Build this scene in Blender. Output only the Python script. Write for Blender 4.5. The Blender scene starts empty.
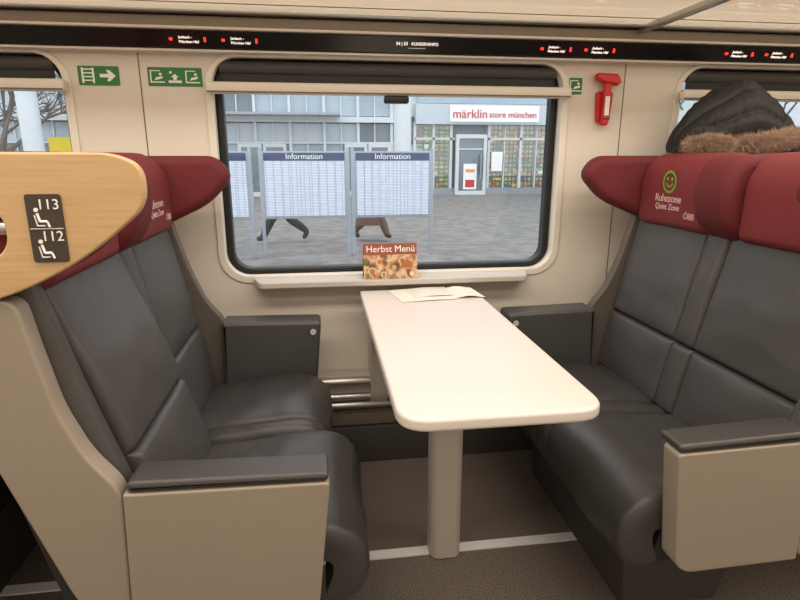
import bpy, bmesh, math, random
from mathutils import Vector, Matrix, noise
random.seed(4)
scene = bpy.context.scene
COL = scene.collection

# ------------------------------------------------------------------ materials
def lin(c):
    o = []
    for v in c:
        v = v / 255.0
        o.append(v / 12.92 if v <= 0.04045 else ((v + 0.055) / 1.055) ** 2.4)
    return o

def mat(name, rgb, rough=0.5, var=0.06, nscale=6.0, bump=0.0, bscale=200.0, metal=0.0, emit=0.0, spec=0.5, coat=0.0):
    m = bpy.data.materials.new(name); m.use_nodes = True
    nt = m.node_tree; N = nt.nodes; L = nt.links
    b = N['Principled BSDF']
    c = lin(rgb)
    tc = N.new('ShaderNodeTexCoord')
    nz = N.new('ShaderNodeTexNoise'); nz.inputs['Scale'].default_value = nscale; nz.inputs['Detail'].default_value = 3
    L.new(tc.outputs['Object'], nz.inputs['Vector'])
    mx = N.new('ShaderNodeMix'); mx.data_type = 'RGBA'
    mx.inputs[6].default_value = [max(0, v * (1 - var)) for v in c] + [1]
    mx.inputs[7].default_value = [min(1, v * (1 + var)) for v in c] + [1]
    L.new(nz.outputs['Fac'], mx.inputs[0]); L.new(mx.outputs[2], b.inputs['Base Color'])
    b.inputs['Roughness'].default_value = rough
    b.inputs['Metallic'].default_value = metal
    b.inputs['Specular IOR Level'].default_value = spec
    b.inputs['Coat Weight'].default_value = coat
    if emit > 0:
        L.new(mx.outputs[2], b.inputs['Emission Color']); b.inputs['Emission Strength'].default_value = emit
    if bump > 0:
        n2 = N.new('ShaderNodeTexNoise'); n2.inputs['Scale'].default_value = bscale; n2.inputs['Detail'].default_value = 2
        L.new(tc.outputs['Object'], n2.inputs['Vector'])
        bp = N.new('ShaderNodeBump'); bp.inputs['Strength'].default_value = bump; bp.inputs['Distance'].default_value = 0.002
        L.new(n2.outputs['Fac'], bp.inputs['Height']); L.new(bp.outputs['Normal'], b.inputs['Normal'])
    return m

def speckle(name, rgb1, rgb2, scale, rough=0.95, bump=0.6):
    m = mat(name, rgb1, rough, bump=bump, bscale=scale)
    nt = m.node_tree; N = nt.nodes; L = nt.links; b = N['Principled BSDF']
    tc = N.new('ShaderNodeTexCoord'); nz = N.new('ShaderNodeTexNoise')
    nz.inputs['Scale'].default_value = scale; nz.inputs['Detail'].default_value = 1
    L.new(tc.outputs['Object'], nz.inputs['Vector'])
    cr = N.new('ShaderNodeValToRGB')
    cr.color_ramp.elements[0].position = 0.40; cr.color_ramp.elements[0].color = lin(rgb1) + [1]
    cr.color_ramp.elements[1].position = 0.62; cr.color_ramp.elements[1].color = lin(rgb2) + [1]
    L.new(nz.outputs['Fac'], cr.inputs[0]); L.new(cr.outputs[0], b.inputs['Base Color'])
    return m

def woodmat():
    m = mat('light_wood', (205, 165, 112), 0.4)
    nt = m.node_tree; N = nt.nodes; L = nt.links; b = N['Principled BSDF']
    tc = N.new('ShaderNodeTexCoord'); mp = N.new('ShaderNodeMapping'); mp.inputs['Scale'].default_value = (3, 10, 60)
    nz = N.new('ShaderNodeTexNoise'); nz.inputs['Scale'].default_value = 3; nz.inputs['Detail'].default_value = 6
    L.new(tc.outputs['Object'], mp.inputs[0]); L.new(mp.outputs[0], nz.inputs['Vector'])
    cr = N.new('ShaderNodeValToRGB')
    cr.color_ramp.elements[0].position = 0.3; cr.color_ramp.elements[0].color = lin((192, 158, 114)) + [1]
    cr.color_ramp.elements[1].position = 0.7; cr.color_ramp.elements[1].color = lin((203, 172, 130)) + [1]
    L.new(nz.outputs['Fac'], cr.inputs[0]); L.new(cr.outputs[0], b.inputs['Base Color'])
    return m

def brickmat(name, c1, c2, mortar, w, h, ms=0.1, rough=0.6, scale=1.0, emit=0.0, offset=0.0):
    m = mat(name, c1, rough)
    nt = m.node_tree; N = nt.nodes; L = nt.links; b = N['Principled BSDF']
    tc = N.new('ShaderNodeTexCoord'); sp = N.new('ShaderNodeSeparateXYZ'); cb = N.new('ShaderNodeCombineXYZ')
    L.new(tc.outputs['Object'], sp.inputs[0]); L.new(sp.outputs[0], cb.inputs[0]); L.new(sp.outputs[2], cb.inputs[1])
    br = N.new('ShaderNodeTexBrick'); br.offset = offset
    br.inputs['Color1'].default_value = lin(c1) + [1]; br.inputs['Color2'].default_value = lin(c2) + [1]
    br.inputs['Mortar'].default_value = lin(mortar) + [1]
    br.inputs['Scale'].default_value = scale; br.inputs['Mortar Size'].default_value = ms
    br.inputs['Brick Width'].default_value = w; br.inputs['Row Height'].default_value = h
    L.new(cb.outputs[0], br.inputs['Vector']); L.new(br.outputs['Color'], b.inputs['Base Color'])
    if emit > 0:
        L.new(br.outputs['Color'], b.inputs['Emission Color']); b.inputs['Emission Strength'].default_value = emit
    return m

def glassmat(name, tint=(0.95, 0.97, 0.98), refl=0.04):
    m = bpy.data.materials.new(name); m.use_nodes = True
    nt = m.node_tree; N = nt.nodes; L = nt.links
    N.remove(N['Principled BSDF'])
    t = N.new('ShaderNodeBsdfTransparent'); t.inputs[0].default_value = tuple(tint) + (1,)
    g = N.new('ShaderNodeBsdfGlossy'); g.inputs['Roughness'].default_value = 0.02
    mx = N.new('ShaderNodeMixShader'); mx.inputs[0].default_value = refl
    L.new(t.outputs[0], mx.inputs[1]); L.new(g.outputs[0], mx.inputs[2])
    L.new(mx.outputs[0], N['Material Output'].inputs[0])
    return m

def frosted(name):
    m = bpy.data.materials.new(name); m.use_nodes = True
    nt = m.node_tree; N = nt.nodes; L = nt.links
    N.remove(N['Principled BSDF'])
    tr = N.new('ShaderNodeBsdfTranslucent'); tr.inputs[0].default_value = (0.88, 0.84, 0.78, 1)
    t = N.new('ShaderNodeBsdfTransparent'); t.inputs[0].default_value = (0.9, 0.9, 0.88, 1)
    g = N.new('ShaderNodeBsdfGlossy'); g.inputs['Roughness'].default_value = 0.03
    nz = N.new('ShaderNodeTexNoise'); nz.inputs['Scale'].default_value = 1.2
    mr = N.new('ShaderNodeMapRange'); mr.inputs[3].default_value = 0.40; mr.inputs[4].default_value = 0.60
    L.new(nz.outputs['Fac'], mr.inputs[0])
    a = N.new('ShaderNodeMixShader'); L.new(mr.outputs[0], a.inputs[0]); L.new(tr.outputs[0], a.inputs[1]); L.new(t.outputs[0], a.inputs[2])
    b = N.new('ShaderNodeMixShader'); b.inputs[0].default_value = 0.25; L.new(a.outputs[0], b.inputs[1]); L.new(g.outputs[0], b.inputs[2])
    L.new(b.outputs[0], N['Material Output'].inputs[0])
    return m

M = {}
M['wall'] = mat('cream_wall', (220, 213, 202), 0.45, 0.02)
M['trim'] = mat('cream_trim', (225, 219, 208), 0.35, 0.02)
M['seam'] = mat('seam_brown', (116, 108, 98), 0.7)
M['leather'] = mat('dark_leather', (72, 71, 72), 0.42, 0.10, 5, 0.35, 350)
M['leather2'] = mat('dark_leather_seat', (62, 61, 61), 0.36, 0.10, 5, 0.35, 350)
M['side'] = mat('taupe_side', (92, 86, 80), 0.5, 0.05)
M['shell'] = mat('beige_shell', (150, 140, 128), 0.38, 0.04, 3)
M['dark'] = mat('dark_plastic', (38, 37, 37), 0.6)
M['ped'] = mat('pedestal_grey', (70, 67, 65), 0.6)
M['red'] = mat('red_fabric', (98, 26, 32), 0.75, 0.12, 40, 0.5, 500)
M['cover'] = mat('red_cover', (114, 36, 41), 0.72, 0.10, 40, 0.4, 500)
M['wood'] = woodmat()
M['table'] = mat('table_laminate', (218, 210, 206), 0.30, 0.02)
M['tleg'] = mat('table_leg_paint', (190, 185, 178), 0.4, 0.02)
M['alu'] = mat('brushed_aluminium', (186, 185, 183), 0.3, 0.05, 20, metal=0.9)
M['strip'] = mat('floor_strip_metal', (235, 238, 240), 0.4, 0.03)
M['black'] = mat('black_rubber', (22, 22, 24), 0.4)
M['blackgloss'] = mat('black_gloss', (26, 25, 26), 0.2)
M['carpet'] = speckle('carpet', (76, 69, 64), (140, 130, 121), 280)
M['ceil'] = mat('ceiling_paint', (224, 219, 208), 0.5, 0.02)
M['rack'] = frosted('rack_frosted_glass')
M['rail'] = mat('rack_rail', (140, 128, 114), 0.35, 0.04)
M['green'] = mat('sign_green', (36, 120, 60), 0.5)
M['white'] = mat('white_print', (240, 240, 236), 0.5, 0.01)
M['redp'] = mat('red_plastic', (196, 34, 34), 0.35)
M['sgn'] = mat('sign_dark', (62, 54, 48), 0.5)
M['pink'] = mat('pale_print', (214, 186, 184), 0.7)
M['lime'] = mat('lime_print', (104, 168, 46), 0.7)
M['ledw'] = mat('led_white', (255, 235, 225), 0.5, emit=1.0)
M['ledr'] = mat('led_red', (255, 50, 40), 0.5, emit=1.5)
M['glass'] = glassmat('window_glass')
M['shopglass'] = glassmat('shop_glass', (0.92, 0.95, 0.95), 0.06)
M['paper'] = mat('paper', (226, 220, 206), 0.7, 0.04)
M['puffer'] = mat('black_nylon', (24, 23, 25), 0.62, 0.2, 8, 0.2, 60, spec=0.35)
M['fur'] = mat('brown_fur', (164, 140, 120), 0.9, 0.4, 60)
# outside
M['ground'] = speckle('paving', (116, 111, 108), (134, 129, 124), 3.0, 0.9, 0.1)
M['postgrey'] = mat('post_grey', (150, 156, 165), 0.4)
M['navy'] = mat('navy_header', (58, 70, 105), 0.4)
M['poster'] = brickmat('timetable_paper', (230, 233, 240), (212, 217, 230), (160, 168, 190), 0.135, 0.028, 0.006, 0.6)
M['fwhite'] = mat('facade_white', (204, 208, 211), 0.6)
M['fgrey'] = mat('facade_grey', (140, 146, 152), 0.6)
M['fglass'] = mat('facade_glass', (156, 170, 180), 0.15, 0.25, 0.5, spec=0.8)
M['fglass2'] = mat('facade_glass_dark', (100, 112, 120), 0.15, 0.3, 0.5, spec=0.8)
M['fpale'] = mat('facade_panel_pale', (186, 194, 200), 0.4, 0.1, 0.4)
M['shelf'] = brickmat('shop_shelves', (196, 178, 104), (112, 130, 84), (86, 92, 84), 0.26, 0.2, 0.035, emit=0.25)  # glow added to the shelf colours in place of shop lamps
M['shelf2'] = brickmat('shop_shelves_mixed', (168, 136, 96), (186, 186, 140), (92, 96, 88), 0.2, 0.22, 0.035, emit=0.25)  # same added glow standing in for shop lighting
M['toys'] = [mat('toy_box_%d' % i, c, 0.5, emit=0.3) for i, c in enumerate(((178, 72, 54), (222, 190, 88), (84, 122, 84), (214, 214, 204), (86, 104, 134), (208, 138, 70)))]  # goods given a glow of their own to show through the glass
M['signred'] = mat('sign_red', (200, 30, 40), 0.5)
M['ink'] = mat('ink', (50, 50, 55), 0.6)
M['yellow'] = mat('yellow_poster', (226, 200, 40), 0.5)
M['jeans'] = mat('navy_trousers', (40, 42, 54), 0.8)
M['coat'] = mat('brown_coat', (104, 78, 66), 0.8)
M['skin'] = mat('skin', (205, 160, 135), 0.6)
M['hair'] = mat('brown_hair', (60, 44, 34), 0.8)
M['bark'] = mat('grey_bark', (96, 88, 82), 0.9)

# ------------------------------------------------------------------ helpers
def empty(name):
    e = bpy.data.objects.new(name, None); e.empty_display_size = 0.1
    COL.objects.link(e); return e

def finish(name, me, m, parent=None, smooth=True, ang=38, wn=False):
    bm = bmesh.new(); bm.from_mesh(me)
    bmesh.ops.remove_doubles(bm, verts=bm.verts, dist=1e-5)
    bmesh.ops.recalc_face_normals(bm, faces=bm.faces)
    bm.to_mesh(me); bm.free()
    me.materials.clear()
    for mm in (m if isinstance(m, (list, tuple)) else [m]):
        me.materials.append(mm)
    if smooth:
        me.polygons.foreach_set('use_smooth', [True] * len(me.polygons))
        me.set_sharp_from_angle(angle=math.radians(ang))
    me.update()
    ob = bpy.data.objects.new(name, me); COL.objects.link(ob)
    if wn:
        w = ob.modifiers.new('wn', 'WEIGHTED_NORMAL'); w.keep_sharp = True; w.weight = 100
    if parent: ob.parent = parent
    return ob

def rpoly(pts, r, n=6):
    out = []; k = len(pts)
    for i in range(k):
        p0 = Vector(pts[i - 1]); p = Vector(pts[i]); p1 = Vector(pts[(i + 1) % k])
        rr = r[i] if isinstance(r, (list, tuple)) else r
        a = p0 - p; b = p1 - p
        d = min(rr, a.length * 0.48, b.length * 0.48)
        if d < 1e-4: out.append((p.x, p.y)); continue
        A = p + a.normalized() * d; B = p + b.normalized() * d
        for j in range(n + 1):
            t = j / n
            q = A * (1 - t) ** 2 + p * 2 * t * (1 - t) + B * t * t
            out.append((q.x, q.y))
    return out

def rrect(x0, y0, x1, y1, r, n=8):
    out = []
    for cx, cy, a0 in ((x1 - r, y1 - r, 0), (x0 + r, y1 - r, 90), (x0 + r, y0 + r, 180), (x1 - r, y0 + r, 270)):
        for j in range(n + 1):
            a = math.radians(a0 + 90 * j / n)
            out.append((cx + r * math.cos(a), cy + r * math.sin(a)))
    return out

def prism(name, outs, plane, lo, hi, m, parent=None, bevel=0.0, fx=None, ang=50):
    if not isinstance(outs[0][0], (tuple, list)): outs = [outs]
    cu = bpy.data.curves.new('tmp', 'CURVE'); cu.dimensions = '2D'; cu.fill_mode = 'BOTH'
    bevel = min(bevel, (hi - lo) / 2 * 0.98)
    cu.extrude = (hi - lo) / 2 - bevel; cu.bevel_depth = bevel; cu.bevel_resolution = 3; cu.offset = -bevel
    for o in outs:
        s = cu.splines.new('POLY'); s.points.add(len(o) - 1)
        for i, p in enumerate(o): s.points[i].co = (p[0], p[1], 0, 1)
        s.use_cyclic_u = True
    t = bpy.data.objects.new('tmp', cu); COL.objects.link(t)
    dg = bpy.context.evaluated_depsgraph_get(); dg.update()
    me = bpy.data.meshes.new_from_object(t.evaluated_get(dg))
    bpy.data.objects.remove(t); bpy.data.curves.remove(cu)
    mid = (lo + hi) / 2
    for v in me.vertices:
        a, b, c = v.co
        if plane == 'xz': v.co = ((fx(a) if fx else a), mid + c, b)
        elif plane == 'xy': v.co = ((fx(a) if fx else a), b, mid + c)
        else: v.co = (mid + c, a, b)
    return finish(name, me, m, parent, True, ang, True)

def box(name, x0, x1, y0, y1, z0, z1, m, parent=None, bevel=0.0, seg=3):
    me = bpy.data.meshes.new(name); bm = bmesh.new()
    bmesh.ops.create_cube(bm, size=1)
    if x1 < x0: x0, x1 = x1, x0
    for v in bm.verts:
        v.co = ((x0 + x1) / 2 + v.co.x * (x1 - x0), (y0 + y1) / 2 + v.co.y * (y1 - y0), (z0 + z1) / 2 + v.co.z * (z1 - z0))
    if bevel > 0:
        bmesh.ops.bevel(bm, geom=bm.edges[:], offset=bevel, segments=seg, profile=0.5, affect='EDGES')
    bm.to_mesh(me); bm.free()
    return finish(name, me, m, parent)

def cyl(name, p0, p1, r0, r1, m, parent=None, n=20):
    p0 = Vector(p0); p1 = Vector(p1); d = p1 - p0
    me = bpy.data.meshes.new(name); bm = bmesh.new()
    bmesh.ops.create_cone(bm, cap_ends=True, segments=n, radius1=r0, radius2=r1, depth=d.length)
    bm.transform(Matrix.Translation((p0 + p1) / 2) @ d.to_track_quat('Z', 'Y').to_matrix().to_4x4())
    bm.to_mesh(me); bm.free()
    return finish(name, me, m, parent)

def text(name, s, size, loc, axes, m, parent, align='CENTER', ext=0.0005):
    cu = bpy.data.curves.new('t', 'FONT'); cu.body = s; cu.size = size; cu.extrude = ext
    cu.align_x = align; cu.align_y = 'CENTER'
    t = bpy.data.objects.new('t', cu); COL.objects.link(t)
    dg = bpy.context.evaluated_depsgraph_get(); dg.update()
    me = bpy.data.meshes.new_from_object(t.evaluated_get(dg))
    bpy.data.objects.remove(t); bpy.data.curves.remove(cu)
    X, Y = Vector(axes[0]), Vector(axes[1]); Z = X.cross(Y)
    for v in me.vertices:
        v.co = Vector(loc) + X * v.co.x + Y * v.co.y + Z * v.co.z
    return finish(name, me, m, parent, False)
CAMF = ((1, 0, 0), (0, 0, 1))

def catmull(pts, n=8):
    P = [Vector(p) for p in pts]; out = []
    for i in range(len(P) - 1):
        p0 = P[max(i - 1, 0)]; p1 = P[i]; p2 = P[i + 1]; p3 = P[min(i + 2, len(P) - 1)]
        for j in range(n):
            t = j / n
            out.append(0.5 * ((2 * p1) + (p2 - p0) * t + (2 * p0 - 5 * p1 + 4 * p2 - p3) * t * t + (3 * p1 - p0 - 3 * p2 + p3) * t ** 3))
    out.append(P[-1]); return out

def samples(Lh, r, step):
    r = min(r, Lh * 0.45)
    e = [0, 0.03, 0.12, 0.28, 0.5, 0.75, 1.0]
    a = [x * r for x in e]
    n = max(1, int((Lh - 2 * r) / step))
    a += [r + (Lh - 2 * r) * k / n for k in range(1, n)]
    a += [Lh - x * r for x in reversed(e)]
    return a, r

def pad(name, prof, y0, y1, T, r, m, parent, fx, crown=0.0, base=0.03, wr=0.0, ru_=None):
    C = catmull(prof, 10)
    acc = [0]
    for i in range(1, len(C)): acc.append(acc[-1] + (C[i] - C[i - 1]).length)
    Lh = acc[-1]
    def at(d):
        d = max(0, min(Lh, d))
        for i in range(1, len(C)):
            if acc[i] >= d - 1e-9:
                seg = acc[i] - acc[i - 1]; t = (d - acc[i - 1]) / seg if seg > 0 else 0
                return C[i - 1].lerp(C[i], t)
        return C[-1]
    us, ru = samples(Lh, ru_ or r, 0.02); vs, rv = samples(y1 - y0, r, 0.025)
    e = lambda d, rr: math.sqrt(max(0, 1 - (1 - min(d / rr, 1)) ** 2))
    me = bpy.data.meshes.new(name); bm = bmesh.new()
    F = []; B = []
    for u in us:
        p = at(u); q = at(u + 0.01); q0 = at(u - 0.01); tg = (q - q0).normalized(); n = Vector((-tg.y, tg.x))
        fr = []; br = []
        for v in vs:
            w = e(min(u, Lh - u), ru) * e(min(v, y1 - y0 - v), rv)
            cu = crown * math.sin(math.pi * u / Lh) * math.sin(math.pi * v / (y1 - y0))
            h = T * w + cu
            if wr > 0:
                h += wr * noise.noise(Vector((u * 14, (y0 + v) * 9, T * 50))) * w
                h += wr * 0.35 * noise.noise(Vector((u * 45, (y0 + v) * 20, T * 90))) * w
            a = p + n * h; b = p - n * base
            fr.append(bm.verts.new((fx(a.x), y0 + v, a.y))); br.append(bm.verts.new((fx(b.x), y0 + v, b.y)))
        F.append(fr); B.append(br)
    nu, nv = len(us), len(vs)
    for i in range(nu - 1):
        for j in range(nv - 1):
            bm.faces.new((F[i][j], F[i + 1][j], F[i + 1][j + 1], F[i][j + 1]))
            bm.faces.new((B[i][j], B[i][j + 1], B[i + 1][j + 1], B[i + 1][j]))
        bm.faces.new((F[i][0], B[i][0], B[i + 1][0], F[i + 1][0]))
        bm.faces.new((F[i][-1], F[i + 1][-1], B[i + 1][-1], B[i][-1]))
    for j in range(nv - 1):
        bm.faces.new((F[0][j], F[0][j + 1], B[0][j + 1], B[0][j]))
        bm.faces.new((F[-1][j], B[-1][j], B[-1][j + 1], F[-1][j + 1]))
    bm.to_mesh(me); bm.free()
    return finish(name, me, m, parent, True, 60)

# ------------------------------------------------------------------ room shell
WY = 2.2
XL, XR = -3.3, 4.2
win = [(-0.37, 0.95), (-2.18, -0.86), (1.44, 2.76)]
ZB, ZT = 0.79, 1.59
outer = [(XL, -0.02), (XR, -0.02), (XR, 2.25), (XL, 2.25)]
holes = [rrect(a, ZB, b, ZT, 0.09) for a, b in win]
prism('wall_window', [outer] + holes, 'xz', WY, WY + 0.10, M['wall'])
for i, sx in enumerate((-0.61, 1.20)):
    box('trim_%d' % (i + 1), sx - 0.002, sx + 0.002, WY - 0.001, WY + 0.002, 0.4, 1.6, M['seam'])
box('floor', XL, XR, -0.6, WY + 0.1, -0.05, 0, M['carpet'])
box('ceiling', XL, XR, -0.7, WY + 0.1, 2.2, 2.26, M['ceil'])
box('wall_aisle', XL, XR, -0.7, -0.6, 0, 2.2, M['wall'])
box('wall_left', XL - 0.06, XL, -0.7, WY + 0.1, 0, 2.2, M['wall'])
box('wall_right', XR, XR + 0.06, -0.7, WY + 0.1, 0, 2.2, M['wall'])
box('trim_3', XL + .01, XR - .01, 1.518, 1.556, 0.0, 0.005, M['strip'])

for i, (a, b) in enumerate(win):
    w = empty('window_%d' % (i + 1))
    prism('trim_ring', [rrect(a - 0.024, ZB - 0.024, b + 0.024, ZT + 0.008, 0.11), rrect(a + 0.004, ZB + 0.004, b - 0.004, ZT - 0.004, 0.088)], 'xz', WY - 0.008, WY + 0.03, M['trim'], w, 0.004)
    prism('rubber_frame', [rrect(a - 0.0, ZB - 0.0, b + 0.0, ZT, 0.09), rrect(a + 0.028, ZB + 0.024, b - 0.028, ZT - 0.03, 0.07)], 'xz', WY + 0.045, WY + 0.095, M['black'], w, 0.008)
    box('glass_pane', a + 0.025, b - 0.025, WY + 0.07, WY + 0.076, ZB + 0.022, ZT - 0.028, M['glass'], w)
    cyl('blind_roll', (a + 0.03, WY + 0.02, 1.556), (b - 0.03, WY + 0.02, 1.556), 0.022, 0.022, M['ped'], w)
    box('blind_fabric', a + 0.035, b - 0.035, WY + 0.018, WY + 0.022, 1.49, 1.57, M['dark'], w)
    box('blind_bar', a - 0.015, b + 0.015, WY - 0.05, WY - 0.018, 1.460, 1.500, M['trim'], w, 0.008)
    box('blind_bar_groove', a - 0.01, b + 0.01, WY - 0.052, WY - 0.048, 1.464, 1.469, M['seam'], w)
    box('blind_handle', (a + b) / 2 - 0.045, (a + b) / 2 + 0.045, WY - 0.056, WY - 0.02, 1.434, 1.460, M['black'], w, 0.006)
    prism('sill_ledge', rpoly([(a + 0.13, WY - 0.10), (b - 0.14, WY - 0.10), (b - 0.11, WY), (a + 0.10, WY)], [0.02, 0.02, 0, 0]), 'xy', 0.760, 0.785, M['tleg'], w, 0.006)

# LED display strip
e = empty('led_display_strip')
prism('housing', [(WY - 0.09, 1.652), (WY - 0.065, 1.604), (WY - 0.001, 1.600), (WY - 0.001, 1.655)], 'yz', XL + .01, XR - .01, M['blackgloss'], e)
box('lower_rail', XL + .01, XR - .01, WY - 0.055, WY - 0.001, 1.594, 1.601, M['trim'], e)
def led(x, s, m, size=0.011, dz=0):
    text('readout', s, size, (x, WY - 0.0785 - dz * 0.5, 1.627 + dz), ((1, 0, 0), (0, -0.46, 0.888)), m, e, ext=0.001)
for x0 in (-0.42, -0.25, 0.88, 1.05, 1.62, 1.79, -1.9, 2.6):
    box('led_red_mark', x0 - 0.062, x0 - 0.052, WY - 0.083, WY - 0.076, 1.623, 1.631, M['ledr'], e)
    led(x0 - 0.01, 'Jenbach -', M['ledw'], 0.012, 0.006); led(x0 + 0.0, 'München Hbf', M['ledw'], 0.012, -0.007)
    box('led_seat_mark', x0 + 0.05, x0 + 0.056, WY - 0.083, WY - 0.076, 1.620, 1.634, M['ledr'], e)
led(0.36, '54 | 53   KUNDENINFO', M['ledw'], 0.015, 0.004)
led(0.36, '- - - - - - - -', M['ledw'], 0.013, -0.008)

e = empty('luggage_rack')
box('back_rail', XL + .01, XR - .01, WY - 0.105, WY - 0.001, 1.656, 1.664, M['trim'], e, 0.002)
box('back_rail_upper', XL + .01, XR - .01, WY - 0.085, WY - 0.001, 1.665, 1.700, M['rail'], e, 0.004)
box('rack_glass', XL + .01, XR - .01, 1.64, WY - 0.10, 1.712, 1.720, M['rack'], e)
box('rack_back_bar', XL + .01, XR - .01, WY - 0.115, WY - 0.001, 1.704, 1.724, M['alu'], e, 0.004)
prism('front_rail', rpoly([(1.60, 1.70), (1.64, 1.70), (1.64, 1.76), (1.60, 1.76)], 0.01), 'yz', XL + .01, XR - .01, M['alu'], e)
for x in (1.2, 3.0, -2.42):
    box('bracket', x - 0.014, x + 0.014, 1.62, 2.12, 1.688, 1.711, M['alu'], e, 0.004)
    box('glass_joint', x + 0.05, x + 0.056, 1.64, 2.08, 1.7105, 1.712, M['seam'], e)
box('glass_edge_line', XL + .02, XR - .02, 1.99, 1.996, 1.7105, 1.712, M['seam'], e)

# ------------------------------------------------------------------ seats
def seat_pair(x0, d, slid=0.07, arm0=0.0, printed=0, tip=0.0):
    fx = lambda s: x0 + d * s
    e = empty('train_seat_pair')
    def cushion(nm, y0, y1, off, T, m):
        pr = [(0.055 - off, 0.30), (0.035 - off, 0.36), (0.04 - off, 0.405), (0.075 - off, 0.432), (0.16 - off, 0.432), (0.30 - off, 0.418), (0.43 - off, 0.405)]
        return pad(nm, pr, y0, y1, T, 0.026, m, e, fx, 0.010, 0.035, 0.007)
    cushion('seat_cushion_window', 1.602, 1.958, 0, 0.045, M['leather2'])
    cushion('seat_cushion_middle', 1.512, 1.600, 0, 0.042, M['leather2'])
    cushion('seat_cushion_aisle', 1.045, 1.510, slid, 0.045, M['leather2'])
    def back(tag, y0, y1, off, m):
        P = [(0.42 - off, 0.44), (0.440 - off * .95, 0.55), (0.463 - off * .8, 0.66), (0.497 - off * .5, 0.82), (0.527 - off * .2, 0.95), (0.552, 1.07)]
        C = catmull(P, 10)
        lo = [tuple(c) for c in C[:21:4]]; hi = [tuple(c) for c in C[20::5]]
        lo[-1] = tuple(C[20]); hi[0] = (C[20][0] + 0.0003, C[20][1] + 0.002)
        pad('lumbar_' + tag, lo, y0, y1, 0.024, 0.016, m, e, fx, 0.010, 0.045, 0.004)
        pad('backrest_' + tag, hi, y0, y1, 0.024, 0.016, m, e, fx, 0.012, 0.045, 0.004)
    back('window', 1.600, 1.992, 0.0, M['leather'])
    back('middle', 1.500, 1.598, 0.0, M['leather'])
    back('aisle', 1.088, 1.498, slid, M['leather'])
    pad('bolster_aisle', [(0.39, 0.44), (0.43, 0.60), (0.49, 0.80), (0.53, 0.95), (0.56, 1.05)], 1.03, 1.086, 0.045, 0.022, M['leather'], e, fx, 0, 0.05)
    hp = [(0.535, 1.005), (0.535, 1.04), (0.535, 1.11), (0.537, 1.165), (0.555, 1.20), (0.60, 1.208), (0.66, 1.20)]
    pad('headrest_window', hp, 1.59, 1.965, 0.05, 0.03, M['cover'], e, fx, 0.0, 0.02)
    pad('headrest_aisle', hp, 1.06, 1.45, 0.05, 0.03, M['cover'], e, fx, 0.0, 0.02)
    mo = rpoly([(0.66, 1.252), (0.47, 1.252), (0.43, 1.15), (0.455, 1.05), (0.52, 1.0), (0.66, 1.0)], [0.02, 0.05, 0.06, 0.05, 0.03, 0.02])
    prism('headrest_middle', mo, 'xz', 1.44, 1.60, M['red'], e, 0.035, fx)
    wo = rpoly([(0.66, 1.248), (0.335 - tip, 1.248), (0.285 - tip, 1.18), (0.37 - tip, 1.09), (0.52, 1.02), (0.66, 0.99)], [0.02, 0.05, 0.05, 0.05, 0.05, 0.02])
    prism('headrest_wing_window', wo, 'xz', 1.955, 2.03, M['red'], e, 0.028, fx)
    prism('headrest_wing_aisle', [(a + 0.012, b - 0.004) for a, b in wo], 'xz', 1.002, 1.065, M['red'], e, 0.03, fx)
    pw = rpoly([(0.68, 1.256), (0.33, 1.254), (0.285, 1.235), (0.283, 1.17), (0.375, 1.092), (0.50, 1.025), (0.68, 0.985)], [0.02, 0.03, 0.04, 0.05, 0.08, 0.08, 0.02])
    prism('wood_panel', [pw, rrect(0.503, 1.085, 0.64, 1.175, 0.04)], 'xz', 0.978, 1.0, M['wood'], e, 0.004, fx)
    cyl('grip_bar', (fx(0.50), 0.992, 1.135), (fx(0.645), 0.992, 1.135), 0.012, 0.012, M['alu'], e)
    so = rpoly([(0.66, 1.0), (0.513, 1.018), (0.497, 0.92), (0.476, 0.807), (0.44, 0.715), (0.386, 0.640), (0.40, 0.33), (0.46, 0.34), (0.50, 0.42), (0.59, 0.70), (0.645, 0.90)], 0.03)
    prism('shell_back_side', so, 'xz', 0.985, 1.03, M['shell'], e, 0.006, fx)
    ao = rpoly([(arm0, 0.630), (0.384, 0.638), (0.398, 0.33), (arm0 + 0.06, 0.325), (arm0 + 0.03, 0.345)], [0.012, 0.006, 0.006, 0.02, 0.03])
    prism('armrest_panel_aisle', ao, 'xz', 0.98, 1.04, M['shell'], e, 0.005, fx)
    prism('armrest_pad_aisle', rpoly([(arm0 + 0.002, 0.632), (arm0 + 0.002, 0.651), (0.374, 0.662), (0.38, 0.640)], 0.009), 'xz', 0.981, 1.062, M['leather2'], e, 0.010, fx)
    sw = rpoly([(0.66, 1.0), (0.51, 1.05), (0.46, 0.86), (0.41, 0.74), (0.352, 0.675), (0.34, 0.40), (0.56, 0.40), (0.66, 0.8)], [0.02, 0.03, 0.1, 0.08, 0.05, 0.02, 0.02, 0.05])
    prism('shell_side_window', sw, 'xz', 1.995, 2.035, M['side'], e, 0.006, fx)
    aw = rpoly([(0.012, 0.665), (0.36, 0.672), (0.37, 0.42), (0.035, 0.42)], [0.02, 0.005, 0.005, 0.02])
    prism('armrest_window', aw, 'xz', 1.965, 2.08, M['leather'], e, 0.012, fx)
    cyl('recline_button_ring', (fx(0.042), 1.97, 0.630), (fx(0.042), 1.962, 0.630), 0.015, 0.015, M['dark'], e)
    cyl('recline_button', (fx(0.042), 1.972, 0.630), (fx(0.042), 1.958, 0.630), 0.012, 0.011, M['tleg'], e)
    prism('shell_rear', rpoly([(0.59, 1.19), (0.665, 1.19), (0.665, 0.9), (0.60, 0.62), (0.54, 0.36), (0.44, 0.34), (0.48, 0.44), (0.55, 0.75)], 0.02), 'xz', 1.031, 1.99, M['dark'], e, 0.01, fx)
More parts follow.
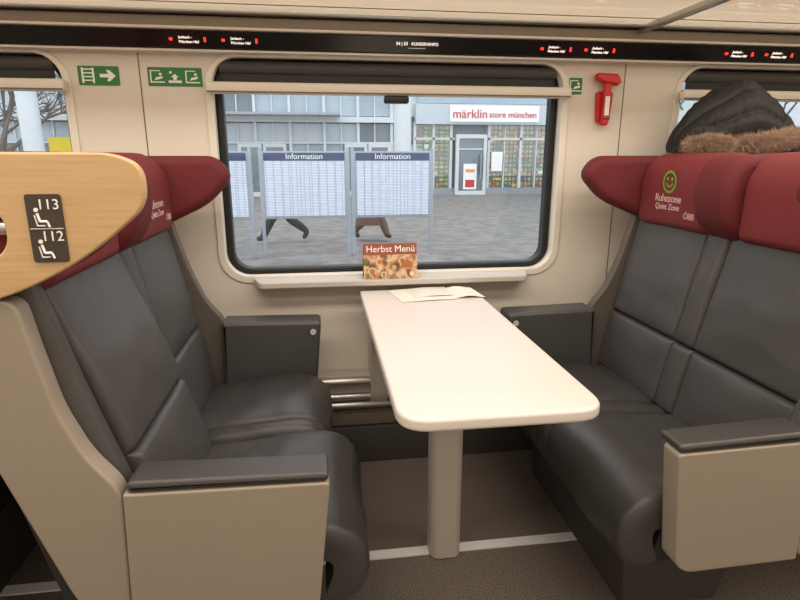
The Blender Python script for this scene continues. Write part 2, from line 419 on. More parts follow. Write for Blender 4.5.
    prism('seat_pan', rpoly([(0.07, 0.30), (0.10, 0.40), (0.48, 0.385), (0.50, 0.30)], 0.02), 'xz', 1.05, 1.95, M['dark'], e, 0.008, fx)
    prism('pedestal', rpoly([(0.11, 0.31), (0.46, 0.31), (0.42, 0.0), (0.13, 0.0)], [0, 0, 0.01, 0.01]), 'xz', 1.22, 1.93, M['ped'], e, 0.01, fx)
    for k in range(5):
        yy = 1.60 + k * 0.022
        box('pedestal_vent', fx(0.112), fx(0.124), yy, yy + 0.008, 0.20, 0.26, M['black'], e)
    if printed:
        ax = ((0, 1, 0), (0, 0, 1)) if d < 0 else ((0, -1, 0), (0, 0, 1))
        X = fx(0.4842)
        yc = 1.775
        dy = -1 if d > 0 else 1
        text('print_zone', 'Ruhezone', 0.036, (X, yc, 1.108), ax, M['pink'], e)
        text('print_zone_en', 'Quiet Zone', 0.028, (X, yc, 1.080), ax, M['pink'], e)
        text('print_operator', 'ÖBB', 0.028, (X, yc + dy * 0.12, 1.058), ax, M['pink'], e)
        if printed > 1:
            me = bpy.data.meshes.new('smiley'); bm = bmesh.new()
            def ring(cy, cz, r0, r1, a0, a1, n=32):
                prev = None
                for k in range(n + 1):
                    a = math.radians(a0 + (a1 - a0) * k / n)
                    p = bm.verts.new((X, cy + r0 * math.cos(a), cz + r0 * math.sin(a))); q = bm.verts.new((X, cy + r1 * math.cos(a), cz + r1 * math.sin(a)))
                    if prev: bm.faces.new((prev[0], p, q, prev[1]))
                    prev = (p, q)
            ring(yc, 1.163, 0.030, 0.037, 0, 360); ring(yc, 1.166, 0.015, 0.021, 200, 340)
            ring(yc - 0.012, 1.173, 0.0005, 0.006, 0, 360, 12); ring(yc + 0.012, 1.173, 0.0005, 0.006, 0, 360, 12)
            bm.to_mesh(me); bm.free(); finish('smiley', me, M['lime'], e, False)
    return e

sl = seat_pair(0.0, -1, 0.07, printed=1)
sr = seat_pair(0.68, 1, 0.0, arm0=0.06, tip=0.02, printed=2)
seat_pair(-1.39, 1, 0.0)
seat_pair(2.07, -1, 0.0)

# seat number plate
e = empty('seat_number_sign')
prism('plate', rrect(-0.466, 1.080, -0.412, 1.190, 0.005), 'xz', 0.9755, 0.978, M['sgn'], e)
def pictogram(x, z, k=1.0):
    for nm, a, b, r in (('torso', (0, .024), (.004, .006), .0035), ('lap', (.004, .006), (.018, .006), .0035), ('shin', (.018, .006), (.022, -.006), .003), ('seat', (-.006, .02), (-.002, -.003), .0018), ('seat_base', (-.002, -.003), (.014, -.003), .0018)):
        cyl(nm, (x + a[0] * k, .9745, z + a[1] * k), (x + b[0] * k, .9745, z + b[1] * k), r * k * .8, r * k * .8, M['white'], e, 8)
    cyl('head', (x - .001, .9755, z + .031 * k), (x - .001, .974, z + .031 * k), .0045 * k, .0045 * k, M['white'], e, 14)
text('number', '113', 0.023, (-0.432, 0.975, 1.173), CAMF, M['white'], e)
text('number', '112', 0.023, (-0.432, 0.975, 1.122), CAMF, M['white'], e)
pictogram(-0.450, 1.142, 0.75); pictogram(-0.450, 1.091, 0.75)
box('divider', -0.464, -0.414, 0.9745, 0.9756, 1.1345, 1.1355, M['white'], e)

# ------------------------------------------------------------------ table
e = empty('folding_table')
prism('table_top', rpoly([(0.138, 2.098), (0.138, 0.99), (0.580, 0.99), (0.580, 2.098)], [0.01, 0.075, 0.075, 0.01], 10), 'xy', 0.716, 0.745, M['table'], e, 0.008)
prism('under_frame', rpoly([(0.26, 2.08), (0.26, 1.15), (0.46, 1.15), (0.46, 2.08)], 0.02), 'xy', 0.685, 0.717, M['tleg'], e, 0.004)
prism('leg', rrect(0.308, 1.49, 0.408, 1.58, 0.03), 'xy', 0.004, 0.70, M['tleg'], e)
prism('wall_bracket', rpoly([(2.195, 0.713), (1.93, 0.713), (1.95, 0.67), (2.08, 0.52), (2.09, 0.30), (2.12, 0.25), (2.195, 0.25)], [0, .01, .05, .1, .05, .03, 0]), 'yz', 0.175, 0.245, M['tleg'], e, 0.006)

# heater
e = empty('wall_heater')
box('kick_panel', XL + .01, XR - .01, WY - 0.09, WY - 0.001, 0.0, 0.16, M['ped'], e, 0.004)
box('kick_panel_upper', XL + .01, XR - .01, WY - 0.075, WY - 0.001, 0.165, 0.235, M['seam'], e, 0.004)
for z, r in ((0.262, 0.016), (0.300, 0.014), (0.366, 0.018)):
    cyl('heating_pipe', (XL + .01, WY - 0.085, z), (XR - .01, WY - 0.085, z), r, r, M['alu'], e)
box('cover_plate', XL + .02, XR - .02, WY - 0.07, WY - 0.001, 0.235, 0.385, M['tleg'], e, 0.004)

# ------------------------------------------------------------------ signs & hammer
def sign(name, x0, x1, z0, z1, parts):
    e = empty(name)
    prism('plate', rrect(x0, z0, x1, z1, 0.004), 'xz', WY - 0.003, WY - 0.0005, M['green'], e)
    for p in parts:
        prism('symbol', p, 'xz', WY - 0.0045, WY - 0.003, M['white'], e)
def arrow(x, z, k):
    return [(x - k, z - k * .22), (x + k * .1, z - k * .22), (x - k * .15, z - k * .7), (x + k * .25, z - k * .7), (x + k, z), (x + k * .25, z + k * .7), (x - k * .15, z + k * .7), (x + k * .1, z + k * .22), (x - k, z + k * .22)]
sign('emergency_exit_sign', -0.812, -0.678, 1.485, 1.548,
     [arrow(-0.715, 1.517, 0.026), [(-.80, 1.492), (-.794, 1.492), (-.794, 1.542), (-.80, 1.542)], [(-.765, 1.492), (-.759, 1.492), (-.759, 1.542), (-.765, 1.542)]] +
     [[(-.794, z), (-.765, z), (-.765, z + .004), (-.794, z + .004)] for z in (1.499, 1.511, 1.523, 1.535)])
def pic1(x, z):
    return [[(x - .024, z - .02), (x + .024, z - .02), (x + .024, z - .016), (x - .024, z - .016)],
            [(x - .024, z - .016), (x - .020, z - .016), (x - .020, z + .018), (x - .024, z + .018)],
            [(x - .024, z + .018), (x + .01, z + .018), (x + .01, z + .021), (x - .024, z + .021)],
            [(x - .010, z - .012), (x + .016, z - .006), (x + .018, z + .002), (x - .004, z - .002)],
            rrect(x + .006, z + .004, x + .015, z + .013, .004, 4)]
def pic2(x, z):
    return [[(x - .022, z - .02), (x + .022, z - .02), (x + .022, z - .012), (x - .022, z - .012)],
            [(x - .006, z - .010), (x + .006, z - .010), (x + .006, z - .001), (x + .013, z - .001), (x, z + .010), (x - .013, z - .001), (x - .006, z - .001)],
            rrect(x - .018, z + .010, x - .009, z + .019, .004, 4)]
sign('escape_window_sign', -0.583, -0.400, 1.486, 1.548, pic1(-.551, 1.517) + pic2(-.492, 1.517) + pic1(-.432, 1.517))
sign('small_escape_sign', 0.972, 1.024, 1.480, 1.540, pic1(.998, 1.510))
e = empty('emergency_hammer')
prism('holder', rpoly([(1.088, 1.375), (1.140, 1.375), (1.150, 1.49), (1.08, 1.49)], 0.012), 'xz', WY - 0.02, WY - 0.001, M['redp'], e, 0.004)
prism('handle', rpoly([(1.098, 1.362), (1.126, 1.362), (1.130, 1.53), (1.100, 1.53)], 0.012), 'xz', WY - 0.045, WY - 0.02, M['redp'], e, 0.008)
prism('hammer_head', rpoly([(1.065, 1.555), (1.06, 1.535), (1.09, 1.518), (1.155, 1.508), (1.165, 1.53), (1.15, 1.552)], 0.01), 'xz', WY - 0.05, WY - 0.016, M['redp'], e, 0.010)
cyl('steel_tip', (1.160, WY - 0.033, 1.526), (1.173, WY - 0.033, 1.523), 0.009, 0.002, M['alu'], e)
box('label', 1.104, 1.122, WY - 0.0465, WY - 0.045, 1.40, 1.47, M['white'], e)
box('grip_groove', 1.100, 1.128, WY - 0.0462, WY - 0.044, 1.385, 1.39, M['dark'], e)

# ------------------------------------------------------------------ menu card & leaflet
def photomat():
    m = mat('food_photo', (190, 90, 40), 0.35)
    nt = m.node_tree; N = nt.nodes; L = nt.links; b = N['Principled BSDF']
    tc = N.new('ShaderNodeTexCoord'); v = N.new('ShaderNodeTexNoise'); v.inputs['Scale'].default_value = 26; v.inputs['Detail'].default_value = 2
    L.new(tc.outputs['Object'], v.inputs['Vector'])
    cr = N.new('ShaderNodeValToRGB')
    cols = [(84, 60, 44), (128, 90, 60), (186, 140, 104), (214, 188, 156), (160, 128, 88), (112, 104, 70)]
    pos = (0.30, 0.42, 0.49, 0.56, 0.64, 0.72)
    els = cr.color_ramp.elements
    els[0].color = lin(cols[0]) + [1]; els[0].position = pos[0]; els[1].position = pos[1]; els[1].color = lin(cols[1]) + [1]
    for k in range(2, 6):
        q = els.new(pos[k]); q.color = lin(cols[k]) + [1]
    L.new(v.outputs['Fac'], cr.inputs[0]); L.new(cr.outputs[0], b.inputs['Base Color'])
    return m
e = empty('menu_card')
red_card = mat('card_red', (142, 70, 48), 0.4)
cx, cw, cz0, ch = 0.262, 0.105, 0.7855, 0.132
def quad(name, pts, m, parent, th=0.001):
    me = bpy.data.meshes.new(name); bm = bmesh.new()
    P = [Vector(p) for p in pts]; n = (P[1] - P[0]).cross(P[2] - P[0]).normalized() * th
    a = [bm.verts.new(p) for p in P]; b = [bm.verts.new(p - n) for p in P]
    bm.faces.new(a); bm.faces.new(b[::-1])
    for i in range(len(P)):
        j = (i + 1) % len(P); bm.faces.new((a[i], b[i], b[j], a[j]))
    bm.to_mesh(me); bm.free(); return finish(name, me, m, parent, False)
yb, yt = 2.115, 2.150
L3 = lambda x, t: (x, yb + (yt - yb) * t, cz0 + ch * t)
def off(p, o): return (p[0], p[1] - o, p[2])
quad('front', [L3(cx - cw, 0), L3(cx + cw, 0), L3(cx + cw, 1), L3(cx - cw, 1)], red_card, e)
quad('photo', [off(L3(cx - cw, 0), .0015), off(L3(cx + cw, 0), .0015), off(L3(cx + cw, .68), .0015), off(L3(cx - cw, .68), .0015)], photomat(), e)
quad('rear', [(cx - cw, 2.184, cz0), (cx + cw, 2.184, cz0), L3(cx + cw, 1), L3(cx - cw, 1)], red_card, e)
text('headline', 'Herbst Menü', 0.036, off(L3(cx + 0.002, .84), .002), ((1, 0, 0), (0, 0.25, 0.968)), M['white'], e)
for (x, z, r, c) in ((0.19, 0.814, 0.016, (222, 200, 172)), (0.19, 0.814, 0.011, (176, 120, 74)), (0.235, 0.802, 0.012, (228, 214, 194)), (0.235, 0.802, 0.008, (150, 150, 90)), (0.275, 0.828, 0.010, (190, 166, 120)), (0.327, 0.834, 0.022, (178, 104, 60)), (0.327, 0.842, 0.012, (204, 148, 98)), (0.345, 0.803, 0.010, (222, 206, 180)), (0.292, 0.802, 0.011, (206, 182, 150)), (0.165, 0.850, 0.009, (110, 120, 70)), (0.22, 0.850, 0.008, (196, 120, 60))):
    t = (z - cz0) / ch
    p = off(L3(x, t), .003 if r > .0115 else .004)
    cyl('dish', p, (p[0], p[1] - 0.0008, p[2]), r, r, mat('dish_print', c, 0.5), e, 20)

e = empty('leaflet')
def sheet(name, x0, x1, y0, y1, skew, lift, z, m, tw=0.02):
    me = bpy.data.meshes.new(name); bm = bmesh.new(); n = 16; R = []
    for i in range(n + 1):
        t = i / n; x = x0 + (x1 - x0) * t; zz = z + lift * math.sin(math.pi * t) ** 2
        R.append([bm.verts.new((x + skew, y0 + tw * t, zz)), bm.verts.new((x, y1 + tw * t, zz)), bm.verts.new((x, y1 + tw * t, zz - .0008)), bm.verts.new((x + skew, y0 + tw * t, zz - .0008))])
    for i in range(n):
        for k in range(4):
            bm.faces.new((R[i][k], R[i + 1][k], R[i + 1][(k + 1) % 4], R[i][(k + 1) % 4]))
    bm.faces.new(R[0]); bm.faces.new(R[-1])
    bm.to_mesh(me); bm.free(); return finish(name, me, m, e)
sheet('page_left', 0.245, 0.46, 1.895, 2.080, 0.03, 0.002, 0.747, M['paper'])
sheet('page_right', 0.455, 0.570, 1.925, 2.080, 0.015, 0.007, 0.748, M['paper'], 0.0)
sheet('inner_page', 0.31, 0.47, 1.945, 2.078, 0.02, 0.003, 0.7495, M['trim'])

# ------------------------------------------------------------------ jacket with fur
e = empty('winter_jacket')
def puff(name, x0, x1, prof, yc, D, nb, seed, zb=1.258, bulge=0.014):
    C = catmull([(t, h) for t, h in prof], 10)
    def H(t):
        for i in range(1, len(C)):
            if C[i].x >= t:
                a = (t - C[i - 1].x) / max(1e-6, C[i].x - C[i - 1].x); return C[i - 1].y + (C[i].y - C[i - 1].y) * a
        return C[-1].y
    nu, nw = 120, 120
    me = bpy.data.meshes.new(name); bm = bmesh.new(); G = []
    for i in range(nu + 1):
        t = i / nu; h = H(t); d = D * (math.sin(math.pi * min(max(t, .004), .996)) ** 0.55)
        row = []
        for j in range(nw + 1):
            w = j / nw; a = math.pi * w
            wv = w + 0.035 * noise.noise(Vector((t * 3, seed, w * 2))) + 0.05 * (t - .5) * math.sin(a)
            q = abs(math.sin(math.pi * nb * wv))
            env = min(1, math.sin(a) * 3) * min(1, h / 0.05)
            b = bulge * (q ** 0.5) * env
            b += 0.005 * noise.noise(Vector((t * 30 + 3 * noise.noise(Vector((w * 6, seed, 0))), w * 5, seed))) * env * (1.3 - q * .6)
            b += 0.012 * noise.noise(Vector((t * 5, w * 4, seed + 5))) * env
            y = -math.cos(a) * (d + b); z = (math.sin(a) ** 0.8) * (h + b)
            x = x0 + (x1 - x0) * t + 0.02 * noise.noise(Vector((w * 4, t * 3, seed + 9))) * env
            row.append(bm.verts.new((x, yc + y, zb + max(z, 0))))
        G.append(row)
    for i in range(nu):
        for j in range(nw):
            bm.faces.new((G[i][j], G[i + 1][j], G[i + 1][j + 1], G[i][j + 1]))
    bm.faces.new(G[0]); bm.faces.new(G[-1])
    for i in range(nu): bm.faces.new((G[i][0], G[i][-1], G[i + 1][-1], G[i + 1][0]))
    bm.to_mesh(me); bm.free(); return finish(name, me, M['puffer'], e, True, 100)
puff('hood', 1.265, 1.735, [(0, .01), (.05, .075), (.14, .135), (.28, .185), (.42, .228), (.54, .232), (.68, .205), (.82, .165), (.93, .10), (1, .01)], 1.955, 0.135, 6, 3.0, bulge=0.016)
puff('shoulder_panel', 1.255, 1.47, [(0, .01), (.12, .06), (.4, .090), (.7, .080), (.92, .045), (1, .01)], 1.90, 0.095, 4, 8.0, bulge=0.012)
puff('shoulder_panel_far', 1.46, 1.75, [(0, .01), (.12, .06), (.4, .11), (.7, .12), (.92, .06), (1, .01)], 1.93, 0.115, 4, 12.0, bulge=0.012)
def fur(name, path, rad, n):
    P = catmull(path, 12)
    me = bpy.data.meshes.new(name); bm = bmesh.new()
    for i in range(n):
        t = random.random() * (len(P) - 1.001); k = int(t); p = P[k].lerp(P[k + 1], t - k)
        d = Vector((random.gauss(0, 1), random.gauss(-0.3, 1), random.gauss(0.1, 0.8))).normalized()
        r = rad * random.uniform(0.5, 0.8); ln = rad * random.uniform(0.4, 0.75)
        a = p + d * r; tip = a + (d + Vector((random.gauss(0.25, .3), random.gauss(0, .3), random.gauss(-.3, .3)))).normalized() * ln
        s = d.cross(Vector((random.random(), random.random(), random.random()))).normalized() * 0.0013
        s2 = d.cross(s).normalized() * 0.0013
        if tip.z < 1.255: tip.z = 1.255
        v = [bm.verts.new(a + s), bm.verts.new(a - s * .5 + s2), bm.verts.new(a - s * .5 - s2), bm.verts.new(tip)]
        bm.faces.new((v[0], v[1], v[3])); bm.faces.new((v[1], v[2], v[3])); bm.faces.new((v[2], v[0], v[3]))
    m2 = len(P); rings = []
    for k, p in enumerate(P):
        tg = (P[min(k + 1, m2 - 1)] - P[max(k - 1, 0)]).normalized(); a = tg.cross(Vector((0, 0, 1))).normalized(); b = tg.cross(a)
        rr = rad * 0.66 * (0.6 + 0.4 * math.sin(math.pi * k / (m2 - 1)))
        rings.append([bm.verts.new(p + (a * math.cos(q * math.pi / 5) + b * math.sin(q * math.pi / 5)) * rr) for q in range(10)])
    for k in range(m2 - 1):
        for q in range(10): bm.faces.new((rings[k][q], rings[k + 1][q], rings[k + 1][(q + 1) % 10], rings[k][(q + 1) % 10]))
    bm.faces.new(rings[0]); bm.faces.new(rings[-1])
    bm.to_mesh(me); bm.free(); me.materials.append(M['fur'])
    o = bpy.data.objects.new(name, me); COL.objects.link(o); o.parent = e
fur('fur_trim', [(1.275, 1.85, 1.280), (1.31, 1.80, 1.288), (1.36, 1.78, 1.280)], 0.033, 5000)
fur('fur_trim_far', [(1.41, 1.775, 1.280), (1.48, 1.76, 1.290), (1.56, 1.78, 1.300), (1.65, 1.83, 1.315)], 0.036, 8000)

# ------------------------------------------------------------------ outside
GZ = -0.6
box('platform_ground', -60, 70, 2.6, 27.0, GZ - 0.1, GZ, M['ground'])
def info_board(x0, x1, Y=10.5):
    e = empty('information_board')
    box('backing', x0, x1, Y, Y + 0.08, 0.12, 1.32, M['postgrey'], e, 0.01)
    box('header', x0 + 0.04, x1 - 0.04, Y - 0.012, Y, 1.16, 1.29, M['navy'], e)
    box('timetable', x0 + 0.05, x1 - 0.05, Y - 0.012, Y, 0.17, 1.15, M['poster'], e)
    n = 9
    for k in range(1, n):
        x = x0 + 0.05 + (x1 - x0 - 0.1) * k / n
        box('column_rule', x - 0.004, x + 0.004, Y - 0.014, Y - 0.011, 0.17, 1.15, M['postgrey'], e)
    text('title', 'Information', 0.14, ((x0 + x1) / 2, Y - 0.014, 1.225), CAMF, M['white'], e)
    for x in (x0 - 0.02, x1 + 0.02):
        box('post', x - 0.03, x + 0.03, Y, Y + 0.06, GZ, 1.38, M['postgrey'], e, 0.01)
info_board(-1.02, 0.50); info_board(0.62, 2.06); info_board(-2.75, -1.24)

e = empty('shop_building')
FY = 27.0
rs = random.Random(9)
box('core_wall', -45, 60, FY + 0.4, FY + 1, GZ - 0.1, 14, M['fgrey'], e)
x = -40.0; k = 0
while x < 4.4:
    w = 1.55
    for (z0, z1) in ((GZ + 0.1, 0.9), (0.95, 1.75), (1.85, 2.65), (3.0, 5.2), (5.6, 8.0), (8.4, 11)):
        mm = rs.choice([M['fglass'], M['fglass'], M['fpale'], M['fpale'], M['fglass2']])
        box('pane', x + 0.06, x + w - 0.06, FY + 0.2, FY + 0.3, z0, z1, mm, e)
    box('mullion', x - 0.06, x + 0.06, FY, FY + 0.4, GZ, 12, M['fwhite'], e)
    box('mullion_thin', x + w / 2 - 0.025, x + w / 2 + 0.025, FY + 0.1, FY + 0.4, GZ, 12, M['fwhite'], e)
    x += w; k += 1
box('band', -42, 4.3, FY - 0.15, FY + 0.4, 2.7, 2.95, M['fwhite'], e)
box('band', -42, 4.3, FY - 0.05, FY + 0.4, 5.25, 5.55, M['fwhite'], e)
box('transom', -42, 4.3, FY + 0.02, FY + 0.4, 1.76, 1.84, M['fwhite'], e)
box('awning', -9, 1.0, FY - 1.2, FY + 0.1, 2.95, 3.05, M['postgrey'], e)
for dx in (-3.6, 1.2):
    for q in (0, 1.1):
        prism('glass_door', [rrect(dx + q, GZ, dx + q + 1.05, 1.75, 0.02), rrect(dx + q + 0.14, GZ + 0.2, dx + q + 0.91, 1.6, 0.02)], 'xz', FY - 0.1, FY + 0.02, M['fwhite'], e)
        box('door_glass', dx + q + 0.1, dx + q + 0.95, FY - 0.06, FY - 0.02, GZ + 0.1, 1.7, M['fglass2'], e)
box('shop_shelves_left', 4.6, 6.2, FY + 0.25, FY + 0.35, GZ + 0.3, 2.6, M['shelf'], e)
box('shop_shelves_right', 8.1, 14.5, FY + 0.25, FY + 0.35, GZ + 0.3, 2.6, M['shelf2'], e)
box('shop_plinth', 4.5, 14.6, FY - 0.02, FY + 0.4, GZ, GZ + 0.3, M['fgrey'], e)
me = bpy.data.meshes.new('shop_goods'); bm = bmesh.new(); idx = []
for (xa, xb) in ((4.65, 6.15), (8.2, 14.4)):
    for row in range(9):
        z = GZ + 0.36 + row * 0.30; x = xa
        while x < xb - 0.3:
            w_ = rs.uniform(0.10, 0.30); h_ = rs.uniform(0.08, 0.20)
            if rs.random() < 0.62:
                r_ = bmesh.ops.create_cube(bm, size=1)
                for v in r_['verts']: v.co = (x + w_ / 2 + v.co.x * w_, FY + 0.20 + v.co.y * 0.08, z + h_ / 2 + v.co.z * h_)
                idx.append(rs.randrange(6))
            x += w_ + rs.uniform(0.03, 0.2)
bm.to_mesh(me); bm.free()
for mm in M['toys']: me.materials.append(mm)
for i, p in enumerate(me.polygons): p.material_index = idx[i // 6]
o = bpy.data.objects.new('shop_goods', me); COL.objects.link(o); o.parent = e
for (xa, xb) in ((4.56, 6.2), (8.15, 14.45)):
    box('shop_front_glass', xa, xb, FY + 0.08, FY + 0.1, GZ + 0.3, 2.65, M['shopglass'], e)
for x in (4.5, 6.25, 8.1, 9.7, 11.3, 12.9, 14.5, 5.4):
    box('shop_mullion', x - 0.06, x + 0.06, FY, FY + 0.4, GZ, 2.75, M['fwhite'], e)
for x in (8.9, 10.5, 12.1, 13.7):
    box('shop_mullion_thin', x - 0.03, x + 0.03, FY + 0.05, FY + 0.4, GZ, 2.75, M['fwhite'], e)
box('shop_transom', 4.5, 14.6, FY, FY + 0.4, 1.95, 2.05, M['fwhite'], e)
box('window_poster', 8.25, 8.8, FY - 0.02, FY, 0.5, 1.4, M['white'], e)
box('window_poster_low', 4.75, 5.3, FY - 0.02, FY, 0.2, 0.9, M['yellow'], e)
box('sign_fascia', 4.5, 14.6, FY - 0.25, FY + 0.4, 2.65, 3.55, M['fpale'], e)
box('sign_board', 6.1, 10.4, FY - 0.32, FY - 0.25, 2.76, 3.48, M['white'], e)
text('sign_text_red', 'märklin', 0.56, (7.05, FY - 0.34, 3.10), CAMF, M['signred'], e, ext=0.01)
text('sign_text', 'store münchen', 0.38, (9.12, FY - 0.34, 3.08), CAMF, M['signred'], e, ext=0.01)
box('upper_glass', 4.6, 14.5, FY + 0.1, FY + 0.3, 3.6, 6, M['fglass'], e)
prism('shop_door_frame', [rrect(6.45, GZ, 7.95, 2.2, 0.03), rrect(6.60, GZ + 0.18, 7.80, 2.02, 0.03)], 'xz', FY - 0.2, FY, M['fwhite'], e)
box('shop_door_glass', 6.6, 7.8, FY - 0.1, FY - 0.06, GZ + 0.15, 2.05, M['fglass2'], e)
box('shop_door_poster', 6.85, 7.5, FY - 0.14, FY - 0.11, GZ + 0.25, 0.85, M['white'], e)
box('shop_door_poster_red', 6.95, 7.40, FY - 0.15, FY - 0.14, GZ + 0.35, 0.1, M['signred'], e)
box('shop_door_poster_text', 6.95, 7.40, FY - 0.15, FY - 0.14, 0.45, 0.6, M['toys'][5], e)
box('shop_door_transom', 6.6, 7.8, FY - 0.16, FY - 0.1, 1.5, 1.56, M['fwhite'], e)
box('shop_door_handle', 7.64, 7.69, FY - 0.3, FY - 0.2, 0.2, 1.3, M['postgrey'], e)
box('right_shop_glass', 15.0, 40, FY + 0.2, FY + 0.3, GZ, 2.6, M['fglass2'], e)
box('right_fascia', 14.8, 42, FY - 0.2, FY + 0.4, 2.65, 3.9, M['fwhite'], e)
box('right_upper_glass', 15.0, 40, FY + 0.1, FY + 0.3, 4.0, 8, M['fglass'], e)
for k in range(15):
    box('right_mullion', 15 + k * 1.7, 15.15 + k * 1.7, FY - 0.05, FY + 0.4, GZ, 9, M['fwhite'], e)
text('sign_text_right', 'x', 1.0, (17.6, FY - 0.24, 3.7), CAMF, M['green'], e, ext=0.01)
text('sign_text_far', 'jgkids', 1.0, (26.0, FY - 0.24, 3.15), CAMF, M['ink'], e, ext=0.01)
box('yellow_poster', -11.5, -10.6, FY - 0.1, FY - 0.05, -0.3, 2.0, M['yellow'], e)
for cxx in (2.9, -9.0, 15.0):
    c = empty('canopy_column')
    cyl('shaft', (cxx, 20, GZ), (cxx, 20, 7.6), 0.3, 0.3, M['fwhite'], c, 32)
    cyl('base_ring', (cxx, 20, GZ), (cxx, 20, GZ + 0.25), 0.4, 0.34, M['fgrey'], c, 32)

def tree(x, y, seed):
    r = random.Random(seed)
    me = bpy.data.meshes.new('bare_tree'); bm = bmesh.new()
    def limb(p, d, ln, rad, depth):
        q = p + d * ln
        rot = d.to_track_quat('Z', 'Y').to_matrix().to_4x4()
        bmesh.ops.create_cone(bm, cap_ends=True, segments=7, radius1=rad, radius2=rad * .68, depth=ln * 1.03, matrix=Matrix.Translation((p + q) / 2) @ rot)
        if depth == 0: return
        for k in range(3 if depth > 2 else 4):
            nd = (d + Vector((r.gauss(0, .5), r.gauss(0, .5), r.gauss(.1, .25)))).normalized()
            limb(p.lerp(q, r.uniform(.75, 1)) if k else q, nd, ln * r.uniform(.6, .82), rad * .66, depth - 1)
    limb(Vector((x, y, GZ)), Vector((0, 0, 1)), 2.2, 0.13, 5)
    bm.to_mesh(me); bm.free(); return finish('bare_tree', me, M['bark'])
tree(-11.2, 22.5, 3); tree(20.0, 23.5, 5); tree(-17.5, 23, 8)

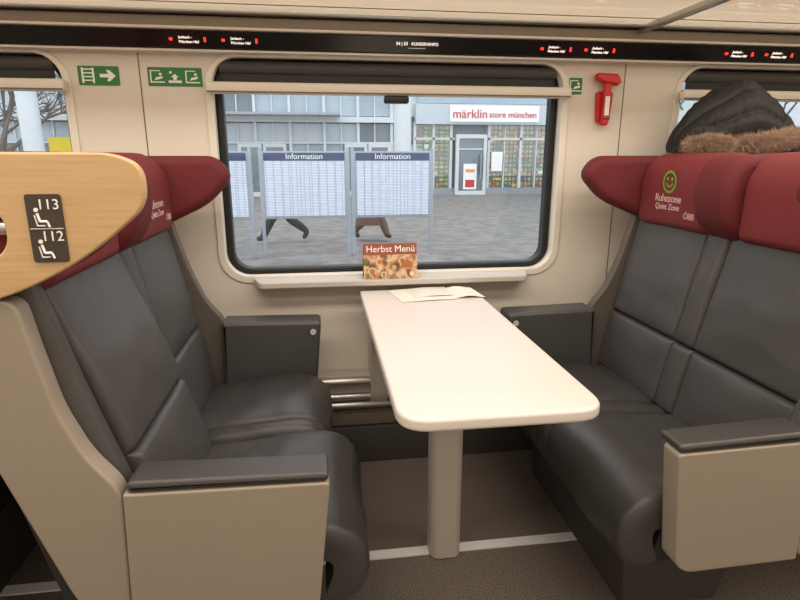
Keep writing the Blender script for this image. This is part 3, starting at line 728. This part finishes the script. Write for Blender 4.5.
def person(px, py, d, top, legs, stride=1.0, hem=0.80, fat=1.0):
    e = empty('walking_person')
    V = []; R = []; E = []
    def v(x, y, z, r, par=None):
        V.append((px + d * x, py + y, GZ + z)); R.append(r)
        if par is not None: E.append((par, len(V) - 1))
        return len(V) - 1
    pel = v(0, 0, .93, .14); sp = v(.01, 0, 1.12, .13, pel); ch = v(.02, 0, 1.32, .15, sp); nk = v(.03, 0, 1.47, .055, ch); v(.04, 0, 1.54, .05, nk)
    S = stride
    for sy, kx, kz, ax, az, tx, tz in ((-.09, .27 * S, .54, .50 * S, .12, .64 * S, .10), (.09, -.10 * S, .50, -.50 * S, .22, -.40 * S, .06)):
        h = v(.0, sy, .86, .115, pel); k = v(kx, sy, kz, .085 * fat, h); kk = v(kx * .5 + ax * .5, sy, kz * .5 + az * .5 + .02, .085 * fat, k); a = v(ax, sy, az, .065 * fat, kk); v(tx, sy, tz, .045, a)
    for sy, ex, wx in ((-.2, -.14, -.02), (.2, .12, .26)):
        s = v(.02, sy, 1.40, .065, ch); el = v(ex, sy * 1.2, 1.14, .045, s); w = v(wx, sy * 1.2, .93, .03, el); hd = v(wx + .03, sy * 1.2, .86, .032, w)
        for f in range(4): v(wx + .015 + .014 * f, sy * 1.2, .79 + .006 * abs(f - 1.5), .009, hd)
        v(wx + .075, sy * 1.2, .84, .010, hd)
    me = bpy.data.meshes.new('body'); me.from_pydata(V, E, [])
    o = bpy.data.objects.new('t', me); COL.objects.link(o)
    md = o.modifiers.new('s', 'SKIN'); md.use_smooth_shade = True
    o.modifiers.new('b', 'SUBSURF').levels = 2
    for i, r in enumerate(R): me.skin_vertices[0].data[i].radius = (r, r)
    me.skin_vertices[0].data[0].use_root = True
    dg = bpy.context.evaluated_depsgraph_get(); dg.update()
    m2 = bpy.data.meshes.new_from_object(o.evaluated_get(dg)); bpy.data.objects.remove(o)
    b = finish('body', m2, [top, legs, M['skin'], M['ink']], e, True, 80)
    for p in m2.polygons:
        c = p.center; z = c.z - GZ
        if z > 1.47 or (z < .92 and abs(c.y - py) > .19): p.material_index = 2
        elif z > (0.80): p.material_index = 0
        elif z < .14: p.material_index = 3
        else: p.material_index = 1
    if hem < 0.8:
        me = bpy.data.meshes.new('coat_skirt'); bm = bmesh.new(); rings = []
        for z, rx, ry in ((1.05, .15, .12), (.85, .19, .16), (.62, .27, .18), (hem, .36, .20)):
            rings.append([bm.verts.new((px + math.cos(a) * rx * (1 + .06 * math.sin(5 * a)), py + math.sin(a) * ry, GZ + z)) for a in [q * math.pi / 16 for q in range(32)]])
        for i in range(3):
            for q in range(32): bm.faces.new((rings[i][q], rings[i + 1][q], rings[i + 1][(q + 1) % 32], rings[i][(q + 1) % 32]))
        bm.to_mesh(me); bm.free(); finish('coat_skirt', me, top, e)
    hx = px + d * .055; hz = GZ + 1.64
    me = bpy.data.meshes.new('head'); bm = bmesh.new(); bmesh.ops.create_icosphere(bm, subdivisions=4, radius=1)
    for q in bm.verts:
        n = q.co.copy(); fr = n.x * d
        q.co = Vector((hx + n.x * .095, py + n.y * .075 * (1 - .15 * max(-n.z, 0)), hz + n.z * .12))
        if fr > .93 and abs(n.z) < .3: q.co.x += d * .02
    bm.to_mesh(me); bm.free(); hd = finish('head', me, [M['skin'], M['hair'], M['ink']], e, True, 80)
    for p in me.polygons:
        c = p.center; f = (c.x - hx) * d
        if c.z > hz + .05 or f < -.02 and c.z > hz - .06: p.material_index = 1
    for sy in (-.03, .03):
        cyl('eye', (hx + d * .078, py + sy, hz + .01), (hx + d * .088, py + sy, hz + .01), .009, .007, M['ink'], e, 10)
        cyl('ear', (hx, py + sy * 2.4, hz), (hx, py + sy * 2.7, hz), .022, .018, M['skin'], e, 12)
    cyl('mouth', (hx + d * .075, py - .02, hz - .055), (hx + d * .075, py + .02, hz - .055), .005, .005, M['signred'], e, 8)
    return e
person(-0.78, 12.4, -1, M['jeans'], M['jeans'], 0.95, 0.8, 1.15)
person(1.10, 12.4, 1, M['coat'], M['coat'], 0.7, 0.36, 1.1)

# ------------------------------------------------------------------ lights / world / camera
def area(name, loc, sx, sy, power, col, rot=(0, 0, 0)):
    l = bpy.data.lights.new(name, 'AREA'); l.shape = 'RECTANGLE'; l.size = sx; l.size_y = sy; l.energy = power; l.color = col
    o = bpy.data.objects.new(name, l); o.location = loc; o.rotation_euler = rot; COL.objects.link(o)
area('ceiling_light', (0.4, 0.75, 2.18), 6.5, 0.35, 72, (1.0, 0.875, 0.735))
area('fill_light_opposite', (0.4, -0.25, 2.18), 6.5, 0.3, 32, (1.0, 0.875, 0.735))  # unseen lamp row, added as fill for camera-facing surfaces
area('fill_light_under_rack', (0.4, 1.62, 1.695), 6.5, 0.05, 12, (1.0, 0.83, 0.65))  # unseen strip, added to wash the wall the rack would shade
area('fill_light_above_rack', (0.4, 2.0, 2.18), 6.5, 0.1, 16, (1.0, 0.85, 0.68))  # unseen lamp, added to make the frosted rack glass glow
w = bpy.data.worlds.new('World'); scene.world = w; w.use_nodes = True
bg = w.node_tree.nodes['Background']; bg.inputs[0].default_value = (0.90, 0.95, 1.0, 1); bg.inputs[1].default_value = 2.3

cam = bpy.data.cameras.new('Camera'); co = bpy.data.objects.new('Camera', cam); COL.objects.link(co)
cam.sensor_width = 36; cam.lens = 25.2; cam.clip_start = 0.05; cam.clip_end = 200
co.location = (0, 0, 1.25); co.rotation_euler = (math.radians(90 - 14.5), 0, math.radians(-8))
scene.camera = co
scene.view_settings.view_transform = 'Standard'
